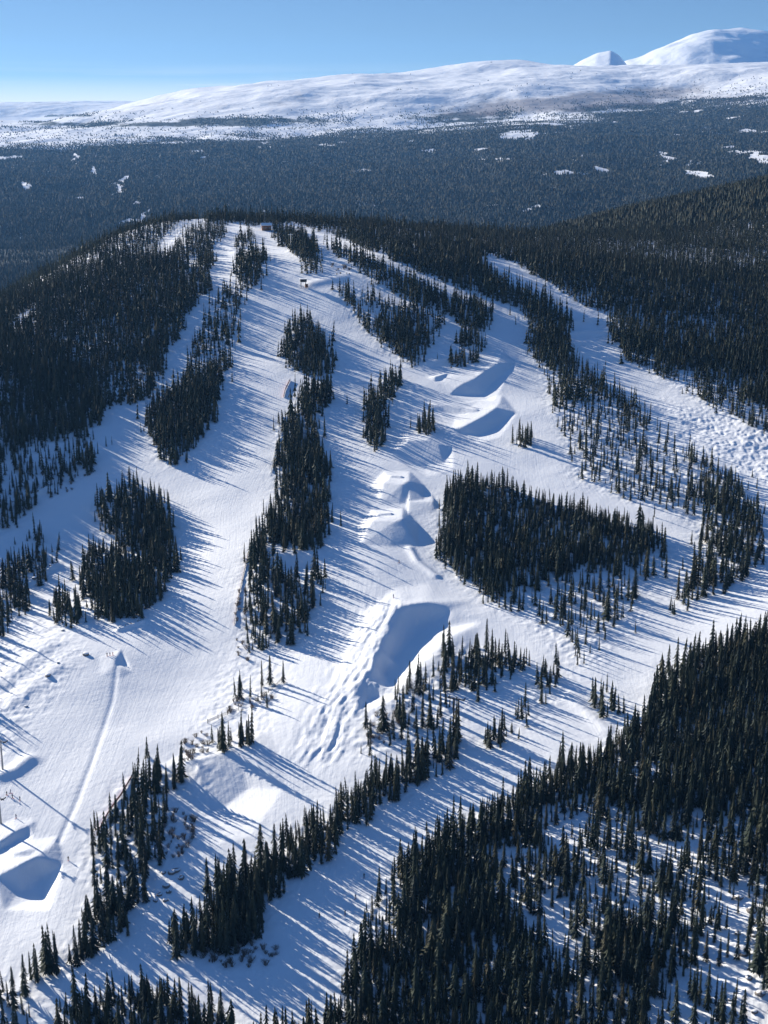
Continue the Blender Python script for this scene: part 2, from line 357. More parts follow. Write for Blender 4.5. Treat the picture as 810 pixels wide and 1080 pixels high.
def density(x, y):
    """tree density and stand number at ground points of the hill"""
    px, py, _ = project(x, y, base_rel(x, y))
    d = np.zeros(x.shape); k = np.full(x.shape, -1)
    jx = px + vnoise(x, y, 9, 5.0) * 3.0 + vnoise(x, y, 30, 1.0) * 4.0
    jy = py + vnoise(x, y, 9, 9.0) * 1.5 + vnoise(x, y, 26, 11.0) * 2.0
    for i, (nm, dd, poly) in enumerate(STANDS):
        m = inpoly(jx, jy, poly) & (dd > d)
        d = np.where(m, dd, d); k = np.where(m, i, k)
    for fct, poly in THIN:
        m = inpoly(jx, jy, poly)
        d = np.where(m, d * fct, d)
    back = y > 1640
    d = np.where(back & (y < 1700), 1.0, d); d = np.where(y >= 1700, 1.0, d)
    return d, k

G = Grid(-720, 720, 300, 1720, 3.0)
GD, GK = density(G.X, G.Y)
GR = np.clip(blur((GD > 0.02).astype(float), 2) * 1.6, 0, 1)
_gx, _gy, _ = project(G.X, G.Y, base_rel(G.X, G.Y))
def polymask(polys, r=1):
    m = np.zeros(G.X.shape)
    for p in polys: m = np.maximum(m, inpoly(_gx, _gy, p).astype(float))
    return blur(m, r)
ROUGH_EXTRA = [[(-40,640),(60,650),(90,690),(70,720),(40,750),(0,800),(-40,820)], [(190,810),(230,770),(260,730),(290,735),(285,770),(240,800),(200,880),(180,930),(165,920)],
               [(170,1000),(195,1000),(280,1000),(300,1010),(290,1035),(250,1045),(200,1020)], [(245,600),(262,590),(258,690),(300,700),(300,740),(215,770),(190,790),(250,680)],
               [(370,735),(440,690),(470,672),(470,700),(420,740),(380,790),(355,800)], [(590,440),(600,480),(625,515),(615,525),(590,480)], [(155,400),(215,300),(215,330),(190,370),(165,420)]]
GX = np.maximum(GR, polymask(ROUGH_EXTRA, 2) * 0.65)
GM = polymask(MOGULS, 2); GCH = polymask(CHOP, 4)

def tri_delta(x, y, pts):
    """height of a shaped snow feature at x, y"""
    W2 = [unproj(p[0], p[1], p[2]) for p in pts]
    H = [p[2] for p in pts]
    res = geometry.delaunay_2d_cdt([Vector(w) for w in W2], [(0,1),(1,2),(2,3),(3,4),(4,5),(5,6),(0,7),(7,8)] if len(pts) > 25 else [], [], 0, 1e-4)
    vs, fs, orig = res[0], res[2], res[3]
    hv = [H[o[0]] if len(o) else 0.0 for o in orig]
    xs = [v[0] for v in vs]; ys = [v[1] for v in vs]
    idx = np.nonzero((x > min(xs)) & (x < max(xs)) & (y > min(ys)) & (y < max(ys)))
    X, Y = x[idx], y[idx]; out = np.zeros(X.shape)
    for f in fs:
        a, b, c = f[:3]
        x1, y1, x2, y2, x3, y3 = xs[a], ys[a], xs[b], ys[b], xs[c], ys[c]
        det = (y2 - y3) * (x1 - x3) + (x3 - x2) * (y1 - y3)
        if abs(det) < 1e-6: continue
        l1 = ((y2 - y3) * (X - x3) + (x3 - x2) * (Y - y3)) / det
        l2 = ((y3 - y1) * (X - x3) + (x1 - x3) * (Y - y3)) / det
        l3 = 1 - l1 - l2
        m = (l1 >= -1e-6) & (l2 >= -1e-6) & (l3 >= -1e-6)
        out[m] = (l1 * hv[a] + l2 * hv[b] + l3 * hv[c])[m]
    return idx, out
G1 = Grid(-300, 400, 380, 1700, 0.8)
GDELTA = np.zeros(G1.X.shape)
for pts in MOUNDS:
    idx, h = tri_delta(G1.X, G1.Y, pts)
    if len(pts) > 25:      # the long bank is worn smooth
        T_ = np.zeros(G1.X.shape); T_[idx] = h; GDELTA += blur(T_, 2)
    else: GDELTA[idx] += h
GDELTA = (GDELTA + blur(GDELTA, 1)) / 2
for pl, h, w in RIDGELINES:
    W2 = [unproj(*p) for p in pl]
    for k in range(len(W2) - 1):
        pass
    best = np.zeros(G1.X.shape)
    x0 = min(p[0] for p in W2) - 5 * w; x1 = max(p[0] for p in W2) + 5 * w; y0 = min(p[1] for p in W2) - 5 * w; y1 = max(p[1] for p in W2) + 5 * w
    i0, i1 = max(0, int((x0 - G1.x0) / .8)), max(1, int((x1 - G1.x0) / .8)); j0, j1 = max(0, int((y0 - G1.y0) / .8)), max(1, int((y1 - G1.y0) / .8))
    X = G1.X[j0:j1, i0:i1]; Y = G1.Y[j0:j1, i0:i1]
    if X.size == 0: continue
    dm = np.full(X.shape, 1e9)
    for k in range(len(W2) - 1):
        ax, ay = W2[k]; bx, by = W2[k+1]
        L = (bx-ax)**2 + (by-ay)**2
        t = np.clip(((X-ax)*(bx-ax) + (Y-ay)*(by-ay)) / L, 0, 1)
        dm = np.minimum(dm, np.hypot(X - ax - t*(bx-ax), Y - ay - t*(by-ay)))
    GDELTA[j0:j1, i0:i1] += h * np.exp(-(dm / w) ** 2)

def ground_rel(x, y):
    x = np.asarray(x, float); y = np.asarray(y, float)
    z = base_rel(x, y)
    near = (1 - sstep(1650, 2200, y))
    rough = np.where(y < 1715, G.sample(GX, x, y), 1.0)
    z = z + near * (1.15 * vnoise(x, y, 75, 2.0) + 0.55 * vnoise(x, y, 33, 4.0) + 0.16 * vnoise(x, y, 13, 6.0))
    z = z + near * rough * (0.16 * vnoise(x, y, 8.5, 3.0) + 0.30 * vnoise(x, y, 3.6, 8.0) + 0.26 * vnoise(x, y, 1.8, 1.0))
    inside = (y > 385) & (y < 1690) & (np.abs(x - 50) < 345)
    z = z + np.where(inside, G1.sample(GDELTA, x, y), 0.0)
    mg = np.where(y < 1715, G.sample(GM, x, y), 0.0)
    # moguls: tracks that wind down the fall line
    ph = (x + 0.55 * y) * 0.85
    cc = x * .97 - y * .23 + 1.2 * np.sin(y * .12); aa = .23 * x + .97 * y
    z = z + mg * (0.62 * vnoise(cc, aa * .26, 2.3, 3.3) + 0.22 * vnoise(cc, aa * .5, 1.5, 5.3))
    ch = np.where(y < 1715, G.sample(GCH, x, y), 0.0)
    z = z + ch * (0.35 * vnoise(x, y, 7, 2.2) + 0.5 * np.abs(vnoise(x, y, 3.6, 4.2)) + 0.3 * vnoise(x, y, 2.0, 6.2))
    return z
def ground(x, y):
    return float(ground_rel(np.array([x]), np.array([y]))[0]) + ZC
def at(px, py):
    x, y = unproj(px, py); return Vector((x, y, ground(x, y)))

# ------------------------------------------------------------------ materials
def mat(name):
    m = bpy.data.materials.new(name); m.use_nodes = True
    t = m.node_tree; b = t.nodes['Principled BSDF']
    return m, t, b
def flat(name, col, rough=0.7, metal=0.0, var=0.12, scale=3.0):
    m, t, b = mat(name)
    b.inputs['Roughness'].default_value = rough; b.inputs['Metallic'].default_value = metal
    b.inputs['Specular IOR Level'].default_value = 0.3
    n = N(t, 'ShaderNodeTexNoise', i_Scale=scale, i_Detail=3.0)
    g = N(t, 'ShaderNodeTexCoord'); t.links.new(g.outputs['Object'], n.inputs['Vector'])
    r = N(t, 'ShaderNodeMixRGB', i_Color1=tuple(c * (1 - var) for c in col) + (1,), i_Color2=tuple(min(1, c * (1 + var)) for c in col) + (1,))
    t.links.new(n.outputs[0], r.inputs['Fac']); t.links.new(r.outputs[0], b.inputs['Base Color'])
    return m
def snow_mat(name, far=False):
    m, t, b = mat(name)
    b.inputs['Roughness'].default_value = 0.62
    b.inputs['Specular IOR Level'].default_value = 0.25
    g = N(t, 'ShaderNodeNewGeometry')
    L = t.links.new
    if not far:
        n0 = N(t, 'ShaderNodeTexNoise', i_Scale=0.03, i_Detail=4.0); L(g.outputs['Position'], n0.inputs['Vector'])
        r = N(t, 'ShaderNodeMixRGB', i_Color1=(0.80, 0.82, 0.86, 1), i_Color2=(0.90, 0.91, 0.93, 1))
        L(n0.outputs[0], r.inputs['Fac'])
        # dry grass and soil showing on the rough banks
        at_ = N(t, 'ShaderNodeAttribute', attribute_name='rough')
        n3 = N(t, 'ShaderNodeTexNoise', i_Scale=0.45, i_Detail=6.0, i_Roughness=0.7); L(g.outputs['Position'], n3.inputs['Vector'])
        k3 = N(t, 'ShaderNodeMapRange', i_1=0.66, i_2=0.72); L(n3.outputs[0], k3.inputs[0])
        k4 = N(t, 'ShaderNodeMath', operation='MULTIPLY'); L(k3.outputs[0], k4.inputs[0]); L(at_.outputs['Fac'], k4.inputs[1])
        k5 = N(t, 'ShaderNodeMath', operation='MULTIPLY', i_1=0.75); L(k4.outputs[0], k5.inputs[0])
        r2 = N(t, 'ShaderNodeMixRGB', i_Color2=(0.16, 0.13, 0.10, 1)); L(k5.outputs[0], r2.inputs['Fac']); L(r.outputs[0], r2.inputs['Color1'])
        L(r2.outputs[0], b.inputs['Base Color'])
        # groomer corduroy and ski tracks that run down the slope
        mp1 = N(t, 'ShaderNodeMapping'); mp1.inputs['Scale'].default_value = (0.8, 0.03, 0.0); mp1.inputs['Rotation'].default_value = (0, 0, R(-9))
        nw = N(t, 'ShaderNodeTexNoise', i_Scale=0.006, i_Detail=1.0); L(g.outputs['Position'], nw.inputs['Vector'])
        mw = N(t, 'ShaderNodeVectorMath', operation='MULTIPLY_ADD'); mw.inputs[1].default_value = (70, 70, 0)
        L(nw.outputs['Color'], mw.inputs[0]); L(g.outputs['Position'], mw.inputs[2])
        L(mw.outputs[0], mp1.inputs[0])
        n1 = N(t, 'ShaderNodeTexNoise', i_Scale=1.0, i_Detail=5.0, i_Roughness=0.6); L(mp1.outputs[0], n1.inputs['Vector'])
        n2 = N(t, 'ShaderNodeTexNoise', i_Scale=0.35, i_Detail=6.0, i_Roughness=0.65); L(g.outputs['Position'], n2.inputs['Vector'])
        mm = N(t, 'ShaderNodeMath', operation='MULTIPLY_ADD', i_1=0.5); L(n1.outputs[0], mm.inputs[0]); L(n2.outputs[0], mm.inputs[2])
        bp = N(t, 'ShaderNodeBump', i_Strength=0.34, i_Distance=0.7); L(mm.outputs[0], bp.inputs['Height'])
        L(bp.outputs[0], b.inputs['Normal'])
    else:
        at_ = N(t, 'ShaderNodeAttribute', attribute_name='wood')
        mpn = N(t, 'ShaderNodeMapping'); mpn.inputs['Scale'].default_value = (1, .35, 1); L(g.outputs['Position'], mpn.inputs[0])
        n1 = N(t, 'ShaderNodeTexNoise', i_Scale=0.0045, i_Detail=9.0, i_Roughness=0.68); L(mpn.outputs[0], n1.inputs['Vector'])
        ad = N(t, 'ShaderNodeMath', operation='MULTIPLY_ADD', i_1=1.0); L(at_.outputs['Fac'], ad.inputs[0]); L(n1.outputs[0], ad.inputs[2])
        k = N(t, 'ShaderNodeMapRange', i_1=0.94, i_2=1.04); L(ad.outputs[0], k.inputs[0])
        r = N(t, 'ShaderNodeMixRGB', i_Color1=(0.86, 0.87, 0.90, 1), i_Color2=(0.022, 0.032, 0.030, 1)); L(k.outputs[0], r.inputs['Fac'])
        # wind-scoured heath
        n4 = N(t, 'ShaderNodeTexNoise', i_Scale=0.002, i_Detail=8.0, i_Roughness=0.72); L(mpn.outputs[0], n4.inputs['Vector'])
        a2 = N(t, 'ShaderNodeAttribute', attribute_name='heath')
        a3 = N(t, 'ShaderNodeMath', operation='ADD'); L(a2.outputs['Fac'], a3.inputs[0]); L(n4.outputs[0], a3.inputs[1])
        k2 = N(t, 'ShaderNodeMapRange', i_1=0.80, i_2=1.0, i_4=0.75); L(a3.outputs[0], k2.inputs[0])
        r2 = N(t, 'ShaderNodeMixRGB', i_Color2=(0.17, 0.13, 0.13, 1)); L(k2.outputs[0], r2.inputs['Fac']); L(r.outputs[0], r2.inputs['Color1'])
        L(r2.outputs[0], b.inputs['Base Color'])
        n5 = N(t, 'ShaderNodeTexNoise', i_Scale=0.006, i_Detail=7.0, i_Roughness=0.6); L(g.outputs['Position'], n5.inputs['Vector'])
        bp = N(t, 'ShaderNodeBump', i_Strength=0.6, i_Distance=30.0); L(n5.outputs[0], bp.inputs['Height']); L(bp.outputs[0], b.inputs['Normal'])
    return m
def needle_mat():
    m, t, b = mat('needles')
    b.inputs['Roughness'].default_value = 0.75; b.inputs['Specular IOR Level'].default_value = 0.15
    a = N(t, 'ShaderNodeAttribute', attribute_name='tint')
    oi = N(t, 'ShaderNodeObjectInfo')
    s = N(t, 'ShaderNodeMath', operation='ADD'); t.links.new(a.outputs['Fac'], s.inputs[0]); t.links.new(oi.outputs['Random'], s.inputs[1])
    fr = N(t, 'ShaderNodeMath', operation='FRACT'); t.links.new(s.outputs[0], fr.inputs[0])
    cr_ = N(t, 'ShaderNodeValToRGB')
    e = cr_.color_ramp.elements
    e[0].position = 0; e[0].color = (0.016, 0.028, 0.028, 1)
    e[1].position = 1; e[1].color = (0.075, 0.066, 0.040, 1)
    x = e.new(0.55); x.color = (0.033, 0.048, 0.036, 1)
    x = e.new(0.86); x.color = (0.048, 0.056, 0.034, 1)
    t.links.new(fr.outputs[0], cr_.inputs[0]); t.links.new(cr_.outputs[0], b.inputs['Base Color'])
    return m
M_SNOW = snow_mat('piste_snow'); M_FAR = snow_mat('far_snow_and_woods', True)
M_NEED = needle_mat(); M_BARK = flat('bark', (0.085, 0.065, 0.055), 0.9)
M_TWIG = flat('bare_twigs', (0.15, 0.115, 0.095), 0.9)
M_ROOFSNOW = flat('roof_snow', (0.86, 0.87, 0.9), 0.7, var=.04)
M_WOOD = flat('brown_timber', (0.26, 0.13, 0.08), 0.8); M_DARK = flat('dark_glass', (0.03, 0.035, 0.04), 0.3)
M_STEEL = flat('galvanised_steel', (0.30, 0.31, 0.32), 0.5, 0.6); M_BLACK = flat('dark_steel', (0.05, 0.05, 0.055), 0.6, .3)
M_ORANGE = flat('orange_netting', (0.50, 0.24, 0.19), 0.8); M_ROCK = flat('grey_rock', (0.22, 0.20, 0.19), 0.9, scale=1.2, var=.35)
M_WHITE = flat('white_paint', (0.8, 0.8, 0.8), 0.5); M_RED = flat('red_paint', (0.55, 0.06, 0.06), 0.5)

# ------------------------------------------------------------------ mesh helpers
def np_mesh(name, V, Fc, smooth=False, mats=(), midx=None, attrs=None):
    """V (n,3) floats, Fc (m,k) ints with k = 3 or 4"""
    me = bpy.data.meshes.new(name)
    V = np.ascontiguousarray(V, np.float32); Fc = np.ascontiguousarray(Fc, np.int32)
    m, k = Fc.shape
    me.vertices.add(len(V)); me.vertices.foreach_set('co', V.ravel())
    me.loops.add(m * k); me.loops.foreach_set('vertex_index', Fc.ravel())
    me.polygons.add(m)
    me.polygons.foreach_set('loop_start', np.arange(0, m * k, k, dtype=np.int32))
    me.polygons.foreach_set('loop_total', np.full(m, k, np.int32))
    if midx is not None: me.polygons.foreach_set('material_index', np.ascontiguousarray(midx, np.int32))
    me.polygons.foreach_set('use_smooth', np.full(m, smooth, bool))
    for x in mats: me.materials.append(x)
    for an, av in (attrs or {}).items():
        a = me.attributes.new(an, 'FLOAT', 'POINT'); a.data.foreach_set('value', np.ascontiguousarray(av, np.float32))
    me.update(calc_edges=True)
    return me
def link(name, me, parent=None, **props):
    o = bpy.data.objects.new(name, me); C.objects.link(o)
    if parent is not None: o.parent = parent
    for k, v in props.items(): o[k] = v
    return o
def empty(name, loc, rz=0, **props):
    o = bpy.data.objects.new(name, None); C.objects.link(o)
    o.location = loc; o.rotation_euler = (0, 0, rz); o.empty_display_size = 0.5
    for k, v in props.items(): o[k] = v
    return o
class MB:
    def __init__(s): s.v = []; s.f = []
    def add(s, V, Fs):
        b = len(s.v); s.v += [tuple(p) for p in V]; s.f += [tuple(i + b for i in f) for f in Fs]; return s
    def box(s, c, d, rz=0, bev=0.0):
        cx, cy, cz = c; a, b, h = d[0] / 2, d[1] / 2, d[2] / 2
        ca, sa = math.cos(rz), math.sin(rz); V = []
        for z in (-h, h):
            for x, y in ((-a, -b), (a, -b), (a, b), (-a, b)):
                V.append((cx + x * ca - y * sa, cy + x * sa + y * ca, cz + z))
        return s.add(V, [(3,2,1,0),(4,5,6,7),(0,1,5,4),(1,2,6,5),(2,3,7,6),(3,0,4,7)])
    def tube(s, p, q, r0, r1=None, n=8):
        r1 = r0 if r1 is None else r1
        p, q = Vector(p), Vector(q); d = (q - p).normalized()
        u = d.orthogonal().normalized(); w = d.cross(u); V = []
        for c, r in ((p, r0), (q, r1)):
            for k in range(n):
                a = 2 * math.pi * k / n; V.append(c + (u * math.cos(a) + w * math.sin(a)) * r)
        return s.add(V, [(k, (k+1) % n, n + (k+1) % n, n + k) for k in range(n)] + [tuple(range(n-1, -1, -1)), tuple(range(n, 2*n))])
    def build(s, name, m, parent=None, smooth=False, **props):
        me = bpy.data.meshes.new(name); me.from_pydata(s.v, [], s.f); me.materials.append(m)
        if smooth: me.polygons.foreach_set('use_smooth', [True] * len(me.polygons))
        me.update(); return link(name, me, parent, **props)

# ------------------------------------------------------------------ ground sheets
def polar_sheet(name, us, ys, material, attr_fn):
    U, Y = np.meshgrid(us, ys); X = U * Y
    Z = np.empty(X.shape)
    for i in range(0, len(ys), 100):
        Z[i:i+100] = ground_rel(X[i:i+100], Y[i:i+100]) + ZC
    V = np.stack([X.ravel(), Y.ravel(), Z.ravel()], 1)
    nu, ny = len(us), len(ys)
    I = (np.arange(ny - 1)[:, None] * nu + np.arange(nu - 1)[None]).ravel()
    Fc = np.stack([I, I + 1, I + nu + 1, I + nu], 1)
    me = np_mesh(name, V, Fc, True, [material], None, attr_fn(X.ravel(), Y.ravel()))
    return link(name, me, None, kind='structure')
def usamp(inner, n_in, outer, n_out):
    a = np.linspace(-inner, inner, n_in); b = np.geomspace(inner, outer, n_out)[1:]
    return np.concatenate([-b[::-1], a, b])
us = usamp(0.31, 1050, 0.62, 40)
ys = np.concatenate([np.linspace(120, 385, 60)[:-1], np.geomspace(385, 1720, 1000)])
polar_sheet('ground', us, ys, M_SNOW, lambda x, y: {'rough': np.where(y < 1715, G.sample(GX, x, np.minimum(y, 1714)), 1.0)})
BANDS = [(-50,330,131,5),(40,110,122,3),(150,380,127,6),(200,330,130,4),(420,570,122,7),(430,560,127,4),(540,810,112,8),(600,740,119,6),(690,900,104,5)]
def bandmask(px, py):
    w = np.zeros(px.shape)
    for a, b, c, h in BANDS:
        cx = (a + b) / 2; slope = -0.05 if a > 400 else 0.0
        w = np.maximum(w, np.exp(-((px - cx) / (b - a) * 2.0) ** 4) * np.exp(-((py - c - slope * (px - cx)) / h) ** 2))
    return w
def dens_far(x, y):
    z = base_rel(x, y); px, py, _ = project(x, y, z)
    edge = np.interp(px, [-200, 0, 400, 600, 700, 810, 1000], [156, 156, 141, 131, 114, 108, 104])
    d = np.clip(sstep(-9, 5, py - edge + 5 * fbm(x, y, 420, 4, .6, 8.0)), .05, 1)
    d = np.where(py < edge - 10, d * sstep(-34, -12, py - edge), d)
    d = np.maximum(d, .55 * bandmask(px, py) * (fbm(x, y * .6, 500, 4, .6, 12.0) > .05))
    n = fbm(x, y * .7, 280, 5, .7, 2.0)
    px = px + 5 * fbm(x, y, 160, 3, .6, 4.0); py = py + 1.8 * fbm(x, y, 240, 3, .6, 6.0)
    thr = np.interp(px, [0, 200, 450, 560, 810], [1.4, 1.4, 1.35, 1.12, 1.15]) - 0.25 * np.exp(-((py - edge - 9) / 9) ** 2)
    d = np.where(n > thr, .08, d)
    # frosted valley floor on the left
    val = inpoly(px, py, [(-60,262),(40,264),(105,258),(110,266),(60,276),(0,282),(-60,284)])
    d = np.where(val, .38, d)
    for q in ([(78,160),(82,168),(80,174),(76,170)],[(94,176),(102,180),(104,184),(98,184)],[(126,186),(132,186),(128,202),(118,208),(122,198)],[(26,192),(33,194),(30,202),(25,200)],[(140,212),(147,214),(146,218),(140,216)],
              [(148,232),(158,220),(160,218),(154,232),(148,240)],[(718,178),(748,184),(745,189),(720,184)],[(690,160),(715,166),(705,172)],[(790,160),(812,164),(812,174),(795,172)],[(626,174),(642,178),(640,182),(626,180)]):
        d = np.where(inpoly(px, py, q), .03, d)
    return d
us2 = usamp(0.33, 760, 0.75, 30)
ys2 = np.concatenate([np.geomspace(1720, 9000, 520)[:-1], np.geomspace(9000, 30000, 420)])
def far_attr(x, y):
    u = x / y
    z = base_rel(x, y); px, py, _ = project(x, y, z)
    edge = np.interp(px, [-200, 0, 400, 600, 700, 810, 1000], [156, 156, 141, 131, 114, 108, 104])
    w = sstep(-3, 5, py - edge) * 0.62
    w = np.where((dens_far(x, y) < .3) & (y > 3200) & (py > edge + 4), 0.0, w)
    bands = [(-50,330,131,5),(40,110,122,3),(150,380,127,6),(200,330,130,4),(420,570,122,7),(430,560,127,4),(540,810,112,8),(600,740,119,6),(690,900,104,5)]
    for a, b, c, h in bands:
        cx = (a + b) / 2; slope = -0.05 if a > 400 else 0.0
        w = np.maximum(w, 0.58 * np.exp(-((px - cx) / (b - a) * 2.0) ** 4) * np.exp(-((py - c - slope * (px - cx)) / h) ** 2))
    he = 0.42 * np.exp(-((px - 640) / 150) ** 2) * np.exp(-((py - 103 + 0.10 * (px - 640)) / 10) ** 2) + 0.30 * np.exp(-((py - 112) / 20) ** 2)
    return {'wood': w, 'heath': he}
polar_sheet('far_terrain', us2, ys2, M_FAR, far_attr)

# ------------------------------------------------------------------ conifers
def conifer(rng, tiers, nb, rad, droop=0.03, trunk_n=5, twist=0.0):
    """unit-height conifer: arrays for crown (triangles) and trunk (triangles)"""
    V, T = [], []
    zs = np.linspace(0.06, 0.93, tiers)
    for i, z in enumerate(zs):
        r = rad * (1 - z) ** 0.78 * rng.uniform(0.72, 1.12) + 0.008
        a0 = rng.uniform(0, 6.28); dz = 0.9 / tiers
        for b in range(nb):
            a = a0 + 6.283 * b / nb + rng.uniform(-.25, .25)
            rr = r * rng.uniform(0.65, 1.2); zt = z - droop * rng.uniform(.5, 1.4) - 0.12 * rr
            da = rng.uniform(.35, .6) * 6.0 / nb
            n = len(V)
            V += [(0, 0, z + dz * 1.15), (math.cos(a - da) * rr * .55, math.sin(a - da) * rr * .55, z - droop * .2),
                  (math.cos(a) * rr, math.sin(a) * rr, zt), (math.cos(a + da) * rr * .55, math.sin(a + da) * rr * .55, z - droop * .2)]
            T += [(n, n + 1, n + 2), (n, n + 2, n + 3)]
    n = len(V); k = 4
    V += [(math.cos(6.283 * j / k) * .012, math.sin(6.283 * j / k) * .012, .88) for j in range(k)] + [(0, 0, 1.0)]
    T += [(n + j, n + (j + 1) % k, n + k) for j in range(k)]
    TV = [(math.cos(6.283 * j / trunk_n) * .014, math.sin(6.283 * j / trunk_n) * .014, -0.06) for j in range(trunk_n)] + [(0, 0, .95)]
    TT = [(j, (j + 1) % trunk_n, trunk_n) for j in range(trunk_n)]
    return np.array(V), np.array(T), np.array(TV), np.array(TT)
rng = np.random.RandomState(11)
kinds = [dict(rad=.12), dict(rad=.145), dict(rad=.17), dict(rad=.22), dict(rad=.10)]
HI = [conifer(rng, 17, 9, **k) for k in kinds]
MID = [conifer(rng, 9, 6, trunk_n=3, **k) for k in kinds]
LOW = [conifer(rng, 5, 5, trunk_n=3, droop=.05, **k) for k in kinds]

def scatter(xr, yr, step, jitter=0.48):
    xs = np.arange(xr[0], xr[1], step); ys_ = np.arange(yr[0], yr[1], step)
    X, Y = np.meshgrid(xs, ys_)
    X = X + rng.uniform(-jitter, jitter, X.shape) * step; Y = Y + rng.uniform(-jitter, jitter, Y.shape) * step
    return X.ravel(), Y.ravel()
sx, sy = scatter((-640, 640), (1100, 1700), 3.1)
for _q in (((-420, 420), (620, 1100), 2.65), ((-260, 260), (330, 620), 2.3)):
    _a, _b = scatter(*_q); sx = np.concatenate([sx, _a]); sy = np.concatenate([sy, _b])
m = (np.abs(sx) < sy * 0.335 + 10); sx, sy = sx[m], sy[m]
_far = rng.rand(len(sx)) < .035
_sg = np.where(_far, 6.5, 1.9)
dn, kk = density(sx + rng.normal(0, 1, len(sx)) * _sg, sy + rng.normal(0, 1, len(sx)) * _sg)
clump = 0.75 + 0.5 * vnoise(sx, sy, 14, 7.0)
gap = np.clip(np.where(sy > 900, 1.14, np.where(sy < 620, 1.35, 1.2)) + .75 * vnoise(sx, sy, 10, 17.0) + .4 * vnoise(sx, sy, 27, 27.0), .35, 1)
keep = rng.rand(len(sx)) < dn * np.where(dn > .8, gap, np.clip(clump, .3, 1.3))
sx, sy, kk, dn = sx[keep], sy[keep], kk[keep], dn[keep]
sh = 8.9 * np.exp(rng.normal(0, 0.33, len(sx))) * (1 + 0.18 * vnoise(sx, sy, 40, 3.0))
sh = np.where(sy > 1350, sh * 0.7, sh); sh = np.where(sy < 620, sh * 1.06, sh); sh = np.clip(sh, 3.0, 17)
# trees placed one by one where the photograph shows them standing alone (foot x, y, height in m)
LONE = [(129,516,13),(137,514,14),(145,512,12),(163,532,11),(191,592,8),(187,590,9),(124,524,12),(75,662,12),(62,655,13),(46,598,15),(12,590,9),(96,478,11),(112,470,7),(118,468,6),
        (452,460,15),(447,456,11),(549,471,19),(554,472,14),(545,468,10),(544,342,8),(476,389,9),(486,385,11),(497,382,10),(559,364,8),
        (220,795,3),(242,790,12),(253,737,12),(264,736,11),(285,722,15),(299,722,12),(282,748,8),(248,735,10),(276,735,6),(256,790,12),(263,790,15),(233,792,7),
        (386,770,13),(404,772,17),(418,758,12),(432,730,14),(440,732,13),(457,716,11),(446,748,9),(484,765,0),(504,742,13),(470,745,10),
        (98,903,15),(145,818,13),(154,820,10),(165,815,9),(184,828,17),(190,822,10),(131,850,9),(163,832,12),
        (338,640,7),(343,623,6),(390,640,0),(627,744,13),(640,730,9),(556,768,9),(526,785,12),(515,788,8),
        (60,1030,17),(80,1018,16),(33,1035,11),(196,1008,9),(205,1009,11),(208,1098,16),(238,1098,9),(366,1040,14),(375,1030,12),(400,950,14),(690,545,8),(661,560,9),(418,462,0)]
lx, ly, lh = [], [], []
for a, b, h in LONE:
    if h > 0:
        p = unproj(a, b); lx.append(p[0]); ly.append(p[1]); lh.append(h)
nl = len(lx)
sx = np.concatenate([np.array(lx), sx]); sy = np.concatenate([np.array(ly), sy]); sh = np.concatenate([np.array(lh, float), sh])
lk = density(np.array(lx), np.array(ly))[1]; kk = np.concatenate([lk, kk]); dn = np.concatenate([np.full(nl, .3), dn])
sz = ground_rel(sx, sy) + ZC
skind = rng.choice(5, len(sx), p=[.3, .28, .17, .07, .18]); srot = rng.uniform(0, 6.283, len(sx)); stint = rng.rand(len(sx))
swid = rng.uniform(.88, 1.2, len(sx)) * np.where(dn < .5, .92, 1.1)
lean = rng.normal(0, .035, (len(sx), 2))
# which ones show largest: paint them front to back and count what stays in sight
fx, fy, fd = project(sx, sy, sz - ZC); tx, ty, _ = project(sx, sy, sz + sh - ZC)
order = np.argsort(sy); buf = np.zeros((1080, 810), bool); vis = np.zeros(len(sx))
for i in order:
    if fd[i] > 900: continue
    y0, y1 = int(ty[i]), int(fy[i]); 
    if y1 < 0 or y0 >= 1080 or tx[i] < -10 or tx[i] > 820: continue
    wpx = 0.12 * sh[i] * F / fd[i] * 1.15
    for yy in range(max(0, y0), min(1080, y1 + 1)):
        k = (yy - y0) / max(1, y1 - y0); hw = wpx * k + .4
        a = max(0, int(tx[i] - hw)); b = min(810, int(tx[i] + hw) + 1)
        if b > a:
            seg = buf[yy, a:b]; vis[i] += (~seg).sum(); seg[:] = True
top = np.argsort(-vis)[:300]
is_top = np.zeros(len(sx), bool); is_top[top] = True

